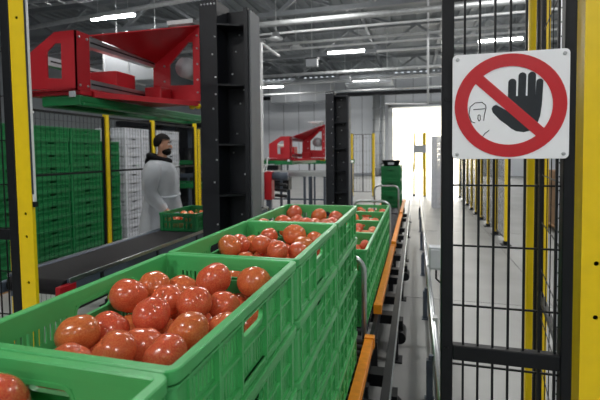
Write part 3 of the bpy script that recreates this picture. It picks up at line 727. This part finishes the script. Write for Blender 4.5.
# right far fence
RX = 1.48; ry = [6.95, 7.88, 8.83, 9.75, 10.7, 11.6, 12.5, 13.5, 14.6, 15.8]
for i, y in enumerate(ry[1:]): post(RX, y, 2.1, f'{ORD[i+1]} nearest yellow post of the long fence behind the gate', w=.055, group='yellow posts of the long fence')
for i in range(1, 9): fence((RX, ry[i]+.035), (RX, ry[i+1]-.035), .1, 2.05, f'black mesh panel after the {ORD[i]} post of the long fence', 'mesh panels of the long fence', r=.0022, pitch=.06)
# pallet of cardboard beyond the fence
t = thing('carton_stack', 'brown cartons on a pallet beyond the long fence', 'cartons', (3.2, 9.6, 0))
for i in range(2):
    for j in range(3): MB().box(-.55+i*.56, -.01+i*.56, -.4, .4, .14+j*.36, .49+j*.36).build('carton', 'brown_card', t, bevel=.01)
MB().box(-.6, .6, -.5, .5, .1, .135).box(-.6, .6, -.5, -.4, 0, .1).box(-.6, .6, .4, .5, 0, .1).build('pallet', 'pallet_wood', t)

# near gate (black mesh) with the warning sign, and its posts
GY = 1.3
gx0, gx1, gx2 = atY(441, 200, GY).x, atY(561, 200, GY).x, atY(572.5, 200, GY).x
t = thing('mesh_gate', 'near black mesh gate carrying the hand warning sign', 'gate', (gx0, GY, 0)); O = gx0
zb0, zb1 = atY(446, 357, GY).z, atY(446, 342.5, GY).z
MB().box(0, .033, -.017, .017, .1, 2.5).build('stile', 'black_paint', t, bevel=.003)
MB().box(gx1-O, gx2-O, -.017, .017, .1, 2.5).build('stile', 'black_paint', t, bevel=.003)
MB().box(.033, gx1-O, -.015, .015, zb0, zb1).build('middle_bar', 'black_paint', t, bevel=.003)
MB().box(.033, gx1-O, -.015, .015, .1, .135).build('bottom_bar', 'black_paint', t); MB().box(.033, gx1-O, -.015, .015, 2.465, 2.5).build('top_bar', 'black_paint', t)
vw = MB().box(-.003, .003, -.003, .003, .135, 2.465).mesh('wire', 'black_paint'); hwm = MB().box(.033, gx1-O, .003, .008, -.0025, .0025).mesh('wire', 'black_paint')
w0 = atY(463.5, 246, GY).x; wp = (atY(508.5, 246, GY).x-w0)/3
k = -1
while w0+k*wp < gx1-.01:
    if w0+k*wp > gx0+.036: link('wire', vw, t, loc=(w0+k*wp-O, 0, 0))
    k += 1
hz = atY(463, 246, GY).z; hp = hz-atY(463, 306, GY).z
for k in range(-6, 8):
    z = hz+k*hp
    if .15 < z < 2.45 and not zb0-.01 < z < zb1+.01: link('wire', hwm, t, loc=(0, 0, z))
hb = MB().lathe([(.006, 0), (.006, .004)], n=10).mesh('bolt', 'black_paint')
for z in (1.03, 1.75): o = link('bolt', hb, t, loc=(.016, -.017, z)); o.rotation_euler = (PI/2, 0, 0)
# right yellow upright
yx = atY(579.5, 200, GY).x
t = thing('safety_upright', 'broad yellow upright with bolt holes at the right edge', 'upright', (yx, GY-.02, 0))
hole_z = [atY(596, 262, GY).z, atY(594.5, 315, GY).z]; dzh = hole_z[0]-hole_z[1]
zs_ = [hole_z[1]+dzh*k for k in (-5, -4, 0, 1, 6, 7)]; hxp = atY(593.0, 290, GY).x-yx
circ = lambda cx, cz, r, n=12: [(cx+r*math.cos(2*PI*k/n), cz+r*math.sin(2*PI*k/n)) for k in range(n)]
MB().prism([(0, .02), (.09, .02), (.09, 2.6), (0, 2.6)], PXZ(0, 0, 0), .004, [circ(hxp, z, .0065) for z in zs_ if .05 < z < 2.5]).build('front_face', 'yellow_paint', t)
MB().box(0, .004, .004, .07, .02, 2.6).box(.086, .09, .004, .07, .02, 2.6).build('side_face', 'yellow_paint', t)
MB().box(.004, .086, .05, .054, .02, 2.6).build('inner_web', 'black_paint', t)
MB().box(-.05, .14, -.05, .12, 0, .02).build('foot_plate', 'black_paint', t)
# left yellow upright with light curtain and black mesh beside it
LEAN = -.014
lx0, lx1 = atY(15.5, 150, GY).x, atY(30, 150, GY).x
t = thing('safety_upright', 'yellow upright with bolt holes at the left edge beside black mesh', 'upright', (lx0+.02, GY, 0)); w = lx1-lx0; t.rotation_euler.y = LEAN
hz_ = [atY(27.5, 214, GY).z, atY(28.5, 237, GY).z, atY(31, 283, GY).z, atY(18.5, 17.5, GY).z]
MB().prism([(0, .02), (w, .02), (w, 2.6), (0, 2.6)], PXZ(0, 0, 0), .004, [circ(w*.52, z, .0065) for z in hz_]).build('front_face', 'yellow_paint', t)
MB().box(0, .004, .004, .014, .02, 2.6).box(w-.004, w, .004, .014, .02, 2.6).build('side_face', 'yellow_paint', t)
MB().box(.004, w-.004, .01, .014, .02, 2.6).build('inner_web', 'black_paint', t)
MB().box(-.05, w+.05, -.05, .12, 0, .02).build('foot_plate', 'black_paint', t)
zc = atY(33, 202, GY).z
t = thing('light_curtain', 'pale grey light curtain strip on the left yellow upright', 'sensor', (lx1+.02+LEAN*zc, GY, zc)); t.rotation_euler.y = LEAN
MB().box(.001, .013, .002, .012, 0, 1.15).build('housing', 'pipe_white', t, bevel=.003); MB().box(.003, .010, -.001, .002, .03, 1.12).build('lens', 'smoke_glass', t)
MB().box(.001, .014, .002, .014, -.02, 0).build('end_cap', 'black_paint', t)
lf = atY(6, 150, GY).x
t = thing('mesh_gate', 'black framed mesh panel at the far left edge', 'gate', (lf-.9+.02, GY+.02, 0)); t.rotation_euler.y = LEAN
MB().box(.9, .9+lx0-lf-.004, -.02, .02, .1, 2.5).build('stile', 'black_paint', t, bevel=.003); MB().box(-.04, 0, -.02, .02, .1, 2.5).build('stile', 'black_paint', t)
zm = atY(5, 238, GY).z
for z in (.1, zm-.02, 2.46): MB().box(0, .9, -.015, .015, z, z+.04).build('frame_bar', 'black_paint', t)
vw2 = MB().box(-.002, .002, -.002, .002, .14, 2.46).mesh('wire', 'black_paint'); hw2 = MB().box(0, .9, .002, .005, -.002, .002).mesh('wire', 'black_paint')
for k in range(1, 22): link('wire', vw2, t, loc=(.9-k*.04, 0, 0))
for k in range(12): link('wire', hw2, t, loc=(0, 0, .25+k*.175))
# side leaf behind the gate, and two slim yellow posts
a, b_ = (gx2+.01, GY+.08), (atY(538, 300, 2.05).x, 2.03)
fence(a, b_, .1, 2.4, 'black mesh side leaf running back from the near gate', r=.0016, pitch=.11, zp=.2, bars=(.98,))
y0, y1_ = atY(524.8, 300, 2.1), atY(533, 300, 2.1)
pz = post((y0.x+y1_.x)/2, 2.1, 2.45, 'yellow post seen through the gate right of the sign centre', w=(y1_.x-y0.x)*.85)
hw_ = (y1_.x-y0.x)/2; MB().box(hw_+.002, hw_+.032, -.012, .018, .08, 2.45).build('hinge_stile', 'black_paint', pz, bevel=.002)
y0, y1_ = atY(541.5, 300, 2.35), atY(546.5, 300, 2.35)
post((y0.x+y1_.x)/2, 2.35, 2.45, 'thinnest yellow post behind the black mesh side leaf', w=y1_.x-y0.x)
y0 = atY(557.5, 300, 2.0); t = thing('steel_strip', 'narrow perforated steel strip behind the mesh side leaf', 'strip', (y0.x, 2.0, 0))
MB().box(-.008, .008, -.004, .004, 0, 2.45).build('strip', 'aluminium', t)
me = MB().lathe([(.004, 0), (.004, .002)], n=8).mesh('hole', 'black_paint')
for k in range(40): o = link('hole', me, t, loc=(0, -.004, .1+k*.058)); o.rotation_euler = (PI/2, 0, 0)

# the sign
c00, c10, c11, c01 = [atY(x, y, GY-.03) for x, y in ((452.5, 160), (569.5, 157.5), (569, 47), (452, 57))]
sw = (c10.x+c11.x-c00.x-c01.x)/2; sh = (c11.z+c01.z-c00.z-c10.z)/2; scx = (c00.x+c10.x+c11.x+c01.x)/4; scz = (c00.z+c10.z+c11.z+c01.z)/4
t = thing('warning_sign', 'white square sign with red ring over a black raised hand', 'sign', (scx, GY-.03, scz))
SM = lambda d: Matrix(((1, 0, 0, 0), (0, 0, -1, -d), (0, 1, 0, 0), (0, 0, 0, 1)))     # faces the camera side (-Y)
pl = [(p[0], p[1]) for p in rrect(sw/2, sh/2, .012, 4)]
MB().prism(pl, SM(0), .004).build('plate', 'sign_white', t, bevel=.001)
u = sw/365.0; HS = 5; Z = lambda x, y: ((x-204)*u, (200-y)*u*sh/sw*365/326)           # zoomed photo crop -> sign plane
hand = []
def ring(r0, r1, n=56): return [(r1*math.cos(2*PI*k/n), r1*math.sin(2*PI*k/n)) for k in range(n)], [(r0*math.cos(2*PI*k/n), r0*math.sin(2*PI*k/n)) for k in range(n)]
# black hand: palm, thumb and four fingers
hd = MB()
palm = [Z(q[0]+HS, q[1]) for q in ((196, 262), (205, 270), (222, 279), (245, 282), (268, 277), (284, 262), (294, 235), (299, 200), (299, 172), (196, 172), (196, 205), (190, 214), (158, 196), (148, 200), (144, 208), (148, 220), (170, 243))]
hd.prism(palm[::-1], SM(.004), .0007)
for (x0, y0, x1, y1, wf) in ((208, 130, 207, 190, 25), (239, 112, 237, 190, 24), (268, 112, 267, 190, 24), (292, 132, 289, 190, 21)):
    a, b = Z(x0+HS, y0), Z(x1+HS, y1); cx, cy = (a[0]+b[0])/2, (a[1]+b[1])/2; d = math.hypot(a[0]-b[0], a[1]-b[1])
    hd.prism(capsule(cx, cy, d/2, wf*u*.5, math.atan2(a[1]-b[1], a[0]-b[0])), SM(.00402+.00001*wf), .0007)
hd.build('hand_symbol', 'sign_black', t)
# outline of a face behind the hand
def stroke(pts, w=2.6):
    fo = MB()
    P3 = [Z(*q) for q in pts]
    for a, b in zip(P3[:-1], P3[1:]):
        a3, b3 = SM(.0043) @ Vector((a[0], a[1], 0)), SM(.0043) @ Vector((b[0], b[1], 0)); fo.bar(a3, b3, .0008, w*u, up=(0, 0, 1)) if abs(a[0]-b[0]) > abs(a[1]-b[1]) else fo.bar(a3, b3, w*u, .0008, up=(0, -1, 0))
    fo.build('face_stroke', 'sign_black', t)
stroke([(84, 246), (76, 225), (80, 200), (96, 188), (118, 187), (130, 196), (131, 206), (126, 226), (124, 244)])
stroke([(90, 209), (128, 207)]); stroke([(106, 226), (112, 226), (114, 240), (109, 245), (105, 238), (106, 226)]); stroke([(119, 296), (128, 284), (142, 274)])
stroke([(84, 246), (96, 250)])
ro, ri = ring(.120*sw/.297, .146*sw/.297*.98)
rg = MB(); O_, I_ = ring(.108*sw/.297, .1425*sw/.297)
rg.prism(O_, SM(.0052), .0007, [I_]); rg.build('red_ring', 'sign_red', t)
a, b = Z(100, 112), Z(303, 288); cx, cy = (a[0]+b[0])/2, (a[1]+b[1])/2; L2 = .112*sw/.297; an = math.atan2(b[1]-a[1], b[0]-a[0]); hw_ = .0145*sw/.297
ca, sa = math.cos(an), math.sin(an)
MB().prism([(x*ca-y*sa, x*sa+y*ca) for x, y in ((-L2, -hw_), (L2, -hw_), (L2, hw_), (-L2, hw_))], SM(.0050), .0007).build('red_slash', 'sign_red', t)
sc = MB().lathe([(.005, 0), (.005, .002), (.003, .003)], n=12).mesh('screw', 'steel')
for sx in (-1, 1):
    for sz in (-1, 1): o = link('screw', sc, t, loc=(sx*(sw/2-.013), -.004, sz*(sh/2-.013))); o.rotation_euler = (PI/2, 0, 0)
MB().box(-sw/2+.03, sw/2-.03, .0, .012, -.06, -.05).box(-sw/2+.03, sw/2-.03, .0, .012, .05, .06).build('mounting_strip', 'black_paint', t)

# ------------------------------------------------------------------ stored crates behind the left fence
def pallet(x, y, lx, ly, label, rz=0):
    t = thing('pallet', label, 'pallet', (x, y, 0), 'pallets under the stored crates', rz)
    b = MB().box(-lx/2, lx/2, -.05, .05, .09, .11).mesh('top_board', 'pallet_wood')
    for k in range(4): link('top_board', b, t, loc=(0, -ly/2+.06+k*(ly-.12)/3, 0))
    r_ = MB().box(-.04, .04, -ly/2, ly/2, 0, .09).mesh('runner', 'pallet_wood')
    for k in (-1, 0, 1): link('runner', r_, t, loc=(k*(lx/2-.05), 0, 0))
SX = -4.6
cols = [(3.92, 11, 0, 'leftmost stack behind the mesh'), (4.53, 11, 0, 'stack beside the left yellow upright'), (5.14, 11, 0, 'stack left of the slim yellow post'), (5.66, 10, 1, 'shorter stack right of the slim yellow post')]
for i, (y, n, rot, lb) in enumerate(cols):
    x = SX-(.3 if rot else .2)
    pallet(x-.05, y, .7 if rot else .5, .4 if rot else .58, 'wooden pallet under the '+lb)
    for l in range(n):
        crate((x+random.uniform(-.006, .006), y+random.uniform(-.004, .004), .112+l*PITCHZ), PI/2 if rot else 0, f'dark green crate, {"top" if l == n-1 else ORD[n-l]+" from top"}, {lb}', 'stored dark green crates', 'dim_green_plastic')
wc = [(6.2, 13, 1, 'white stack beside the shorter green stack'), (6.72, 13, 0, 'white stack behind the person'), (7.34, 13, 0, 'last white stack behind the person')]
for y, n, rot, lb in wc:
    x = SX-(.3 if rot else .2); pallet(x-.05, y, .7 if rot else .5, .4 if rot else .58, 'wooden pallet under the '+lb)
    for l in range(n):
        crate((x+random.uniform(-.006, .006), y, .112+l*.149), PI/2 if rot else 0, f'white crate, {"top" if l == n-1 else ORD[n-l]+" from top"}, {lb}', 'stored white crates', 'white_plastic', sz=.875)

# ------------------------------------------------------------------ machinery in the background
def table_conveyor(x0, x1, y0, y1, z, label, top='aluminium', edge='dim_green_plastic', n=14):
    t = thing('transfer_table', label, 'conveyor', ((x0+x1)/2, (y0+y1)/2, 0)); hx, hy = (x1-x0)/2, (y1-y0)/2
    for s_ in (-1, 1): MB().box(-hx, hx, s_*hy-.02, s_*hy+.02, z-.08, z+.03).build('side_rail', edge, t)
    me = MB().tube([(0, -hy+.02, 0), (0, hy-.02, 0)], .03, 10).mesh('roller', top, True)
    for i in range(n): link('roller', me, t, loc=(-hx+.05+(2*hx-.1)*i/(n-1), 0, z-.03))
    for sx in (-1, -.4, .2, .7, 1):
        for sy in (-1, 1): MB().box(sx*(hx-.08)-.025, sx*(hx-.08)+.025, sy*(hy-.04)-.025, sy*(hy-.04)+.025, 0, z-.08).build('leg', 'slate_paint', t)
    MB().box(-hx+.08, hx-.08, -.02, .02, .25, .29).build('cross_brace', 'slate_paint', t)
    MB().box(-hx+.3, -hx+.75, -.15, .15, z-.42, z-.12).build('gear_box', 'dark_metal', t, bevel=.02)
    return t
table_conveyor(-3.6, -1.6, 9.2, 9.9, 1.16, 'silver roller table with grey legs below the far red gripper', edge='aluminium')
table_conveyor(-4.6, -1.7, 11.5, 12.2, 1.38, 'raised green railed roller table behind the far red gripper')
t = thing('drive_unit', 'red drive unit with black motor at the foot of the far table', 'drive unit', (atY(269, 182, 8.6).x, 8.6, 0))
MB().box(-.09, .09, -.1, .1, .62, 1.22).build('cover', 'red_paint', t, bevel=.01)
MB().tube([(.1, 0, 1.12), (.42, 0, 1.12)], .09, 14).build('motor', 'slate_paint', t, smooth=True); MB().box(-.05, .05, -.05, .05, 0, .62).build('pedestal', 'slate_paint', t)
for i in range(3): MB().tube([(.14, 0, .95-i*.12), (.40, 0, .93-i*.12)], .035, 10).build('valve', 'dark_metal', t, smooth=True)
table_conveyor(-6.2, -3.7, 8.2, 8.85, .95, 'low roller table seen past the person', n=16)
t = thing('sorting_machine', 'large dark grey sorting machine seen past the person', 'machine', (-5.75, 9.35, 0))
MB().box(-1.5, 1.9, -.3, .3, 0, 1.15).build('body', 'slate_paint', t, bevel=.02)
for k in range(5): MB().box(-1.42+k*.66, -.82+k*.66, -.315, -.3, .15, 1.05).build('access_door', 'dark_metal', t, bevel=.008)
for k in range(5): MB().box(-1.4+k*.78, -1.32+k*.78, -.25, .25, 1.15, 2.3).build('upright_frame', 'dark_metal', t)
MB().box(-1.5, 1.9, -.28, .28, 2.3, 2.45).build('top_beam', 'dark_metal', t, bevel=.01)
MB().box(-1.45, 1.85, .2, .26, 1.2, 2.3).build('rear_screen', 'slate_paint', t)
for k in range(4): MB().tube([(-1.1+k*.78, -.1, 1.15), (-1.1+k*.78, -.1, 1.75)], .12, 14).build('drum', 'dark_metal', t, smooth=True)
MB().box(-1.5, 1.9, -.36, -.3, 1.36, 1.46).build('green_guide', 'dim_green_plastic', t, bevel=.01)
for i, (x, y) in enumerate(((-4.2, 7.7), (-3.9, 9.9), (-5.3, 11))): post(x, y, 2.1, ['yellow post of the background fence right of the person', 'farther yellow post past the person and belt', 'farthest yellow post behind the roller tables'][i])

# ------------------------------------------------------------------ the person
def bm_skin(name, m, nodes, edges, parent=None, sub=2, root=0):
    bm = bmesh.new(); L_ = bm.verts.layers.skin.verify(); vs = []
    for p, r in nodes:
        v = bm.verts.new(p); v[L_].radius = (r, r) if not isinstance(r, tuple) else r; vs.append(v)
    vs[root][L_].use_root = True
    for a, b in edges: bm.edges.new((vs[a], vs[b]))
    me = bpy.data.meshes.new(name); bm.to_mesh(me); bm.free(); me.materials.append(MATS[m])
    o = bpy.data.objects.new(name, me); COL.objects.link(o)
    if parent is not None: o.parent = parent
    md = o.modifiers.new('skin', 'SKIN'); md.use_smooth_shade = True
    sd = o.modifiers.new('sub', 'SUBSURF'); sd.levels = sub; sd.render_levels = sub
    return o
# local frame: +X is forward (the way he faces), +Y his left, Z up; 1.83 m tall
pp = atX(161, 150, -2.78)
per = thing('person', 'dark haired bearded person in a pale see-through coat and black hood', 'person', (pp.x, pp.y, 0), rz=math.radians(18)); per.scale = (1.03,)*3
N = [((0, 0, .98), .13), ((0, 0, 1.15), .13), ((-.01, 0, 1.32), .15), ((-.02, 0, 1.45), .12), ((0, 0, 1.52), .06), ((.024, 0, 1.57), .055), ((.03, 0, 1.638), .071), ((.03, 0, 1.704), .074), ((.022, 0, 1.75), .048),
     ((0, .10, .90), .095), ((.02, .11, .50), .062), ((-.02, .11, .10), .042), ((.10, .12, .04), .04), ((.17, .12, .035), .03),
     ((0, -.10, .90), .095), ((.0, -.11, .50), .062), ((-.05, -.11, .10), .042), ((.07, -.12, .04), .04), ((.14, -.12, .035), .03),
     ((-.02, .18, 1.41), .05), ((-.055, .25, 1.17), .044), ((.075, .25, 1.00), .034), ((.12, .245, .945), .032),
     ((-.02, -.18, 1.41), .05), ((-.055, -.25, 1.17), .044), ((.075, -.25, 1.00), .034), ((.12, -.245, .945), .032)]
E_ = [(0, 1), (1, 2), (2, 3), (3, 4), (4, 5), (5, 6), (6, 7), (7, 8), (0, 9), (9, 10), (10, 11), (11, 12), (12, 13), (0, 14), (14, 15), (15, 16), (16, 17), (17, 18), (3, 19), (19, 20), (20, 21), (21, 22), (3, 23), (23, 24), (24, 25), (25, 26)]
# fingers and thumbs
for hand_i, s_ in ((22, 1), (26, -1)):
    base = Vector(N[hand_i][0])
    for k, (dy, ln) in enumerate(((-.026, .075), (-.009, .085), (.009, .08), (.025, .062))):
        a = base+Vector((.025+.0*k, dy, -.03)); b = a+Vector((.012, dy*.2, -ln*.5)); c = b+Vector((-.004, 0, -ln*.5))
        i = len(N); N += [(tuple(a), .0105), (tuple(b), .0095), (tuple(c), .008)]; E_ += [(hand_i, i), (i, i+1), (i+1, i+2)]
    a = base+Vector((.035, -s_*.03, .0)); b = a+Vector((.025, -s_*.012, -.03)); i = len(N)
    N += [(tuple(a), .012), (tuple(b), .0095)]; E_ += [(hand_i, i), (i, i+1)]
bd = bm_skin('body', 'skin', N, E_, per)
# face details
fc = MB(); fc.ball((.118, 0, 1.655), .016, sc=(1.1, .8, 1.3)); fc.ball((.128, 0, 1.645), .013)
fc.build('nose', 'skin', bd, smooth=True)
for s_ in (-1, 1):
    MB().ball((.02, s_*.088, 1.66), .03, sc=(.75, .35, 1.1)).build('ear', 'skin', bd, smooth=True)
    MB().ball((.098, s_*.034, 1.682), .012, sc=(.6, 1.1, .8)).build('eye', 'sign_white', bd, smooth=True)
    MB().ball((.104, s_*.035, 1.682), .006).build('pupil', 'sign_black', bd, smooth=True)
    MB().tube([(.098, s_*.058, 1.702), (.108, s_*.034, 1.709), (.107, s_*.014, 1.704)], .005, 6).build('eyebrow', 'hair', bd, smooth=True)
MB().tube([(.106, -.022, 1.607), (.116, 0, 1.609), (.106, .022, 1.607)], .006, 6).build('mouth', 'sign_red', bd, smooth=True)
hr = MB()
def cap_blob(mb, c, r, sc, cut):
    seg, rg_ = 24, 14; vs = []; fs = []
    for i in range(rg_+1):
        th = PI*.62*i/rg_
        for k in range(seg):
            a = 2*PI*k/seg; rr = r*(1+.02*math.sin(7*a+3*th)+.015*math.sin(13*a))
            x, y, z = rr*sc[0]*math.sin(th)*math.cos(a), rr*sc[1]*math.sin(th)*math.sin(a), rr*sc[2]*math.cos(th)
            if math.cos(a) > .2: z = max(z, cut)          # hairline at the forehead
            vs.append((c[0]+x, c[1]+y, c[2]+z))
    for i in range(rg_):
        for k in range(seg): fs.append((i*seg+k, (i+1)*seg+k, (i+1)*seg+(k+1) % seg, i*seg+(k+1) % seg))
    mb.add(vs, fs)
cap_blob(hr, (.012, 0, 1.70), .108, (1.02, .92, 1.12), .045)
hr.build('hair', 'hair', bd, smooth=True)
br = MB().ball((.055, 0, 1.590), .071, sc=(1, 1.04, .74))
br.build('beard', 'hair', bd, smooth=True)
HK = .87
for o in bd.children: o.scale = (HK,)*3; o.location = Vector((.03, 0, 1.55))*(1-HK)
# hood lying round the neck
P = [(.105*math.cos(2*PI*k/20)-.02, .115*math.sin(2*PI*k/20), 1.51+.035*math.cos(2*PI*k/20+PI)) for k in range(21)]
MB().tube(P, .034, 10, cap=False).ball((-.11, 0, 1.47), .085, sc=(.7, 1.35, 1.0)).ball((-.03, 0, 1.49), .09, sc=(1.1, 1.5, .6)).build('hood', 'black_cloth', bd, smooth=True)
# black jumper under the coat, trousers, shoes
jm = MB(); 
def loft(mb, secs, n=28, fold=0, close=True):
    o = len(mb.v); vs = []; fs = []
    for j, (cx, cy, z, rx, ry, ff) in enumerate(secs):
        for k in range(n):
            a = 2*PI*k/n; w_ = 1+ff*(.6*math.sin(5*a+.4*j)+.4*math.sin(9*a-.7*j))
            vs.append((cx+rx*w_*math.cos(a), cy+ry*w_*math.sin(a), z))
    for j in range(len(secs)-1):
        for k in range(n): fs.append((j*n+k, j*n+(k+1) % n, (j+1)*n+(k+1) % n, (j+1)*n+k))
    if close: fs.append(tuple((len(secs)-1)*n+k for k in range(n)))
    mb.add(vs, fs)
loft(jm, [(0, 0, .92, .15, .185, 0), (0, 0, 1.15, .135, .175, 0), (-.01, 0, 1.35, .145, .2, 0), (-.015, 0, 1.44, .12, .185, 0), (-.01, 0, 1.5, .085, .1, 0)])
for s_ in (-1, 1): jm.tube([(-.02, s_*.15, 1.42), (-.035, s_*.24, 1.33), (-.055, s_*.255, 1.17), (.055, s_*.25, 1.02)], [.075, .068, .06, .047], 14)
jm.build('jumper', 'black_cloth', bd, smooth=True)
for s_, dx in ((1, 0), (-1, -.03)):
    MB().tube([(0, s_*.095, .95), (.012+dx*.4, s_*.108, .52), (-.02+dx, s_*.11, .09)], [.115, .085, .075], 14).build('trouser_leg', 'trouser_cloth', bd, smooth=True)
    MB().ball((.06+dx, s_*.118, .05), .06, sc=(2.3, .85, .82)).build('shoe', 'black_paint', bd, smooth=True)
ct = MB()
loft(ct, [(0, 0, .50, .26, .285, .1), (0, 0, .62, .25, .28, .1), (-.005, 0, .80, .225, .262, .085), (0, 0, .98, .205, .245, .065), (0, 0, 1.10, .185, .232, .05), (-.005, 0, 1.22, .185, .235, .05),
          (-.015, 0, 1.36, .18, .25, .02), (-.02, 0, 1.44, .15, .235, .01), (-.02, 0, 1.485, .115, .16, 0), (-.02, 0, 1.51, .105, .12, 0)], 60, close=False)
for s_ in (-1, 1):
    ct.tube([(-.02, s_*.17, 1.425), (-.03, s_*.245, 1.35), (-.045, s_*.262, 1.26), (-.055, s_*.265, 1.18), (-.03, s_*.262, 1.11), (.02, s_*.257, 1.05), (.08, s_*.25, .985)], [.085, .088, .08, .078, .074, .066, .056], 16, cap=False)
    ct.tube([(.075, s_*.25, .99), (.095, s_*.248, .97)], [.05, .047], 14, cap=False)
ct.build('coat', 'nonwoven', bd, smooth=True)
MB().tube([(.19*math.cos(2*PI*k/30)-.003, .237*math.sin(2*PI*k/30), 1.11+.01*math.sin(4*PI*k/30)) for k in range(31)], .012, 6, cap=False).build('waist_tie', 'nonwoven', bd, smooth=True)
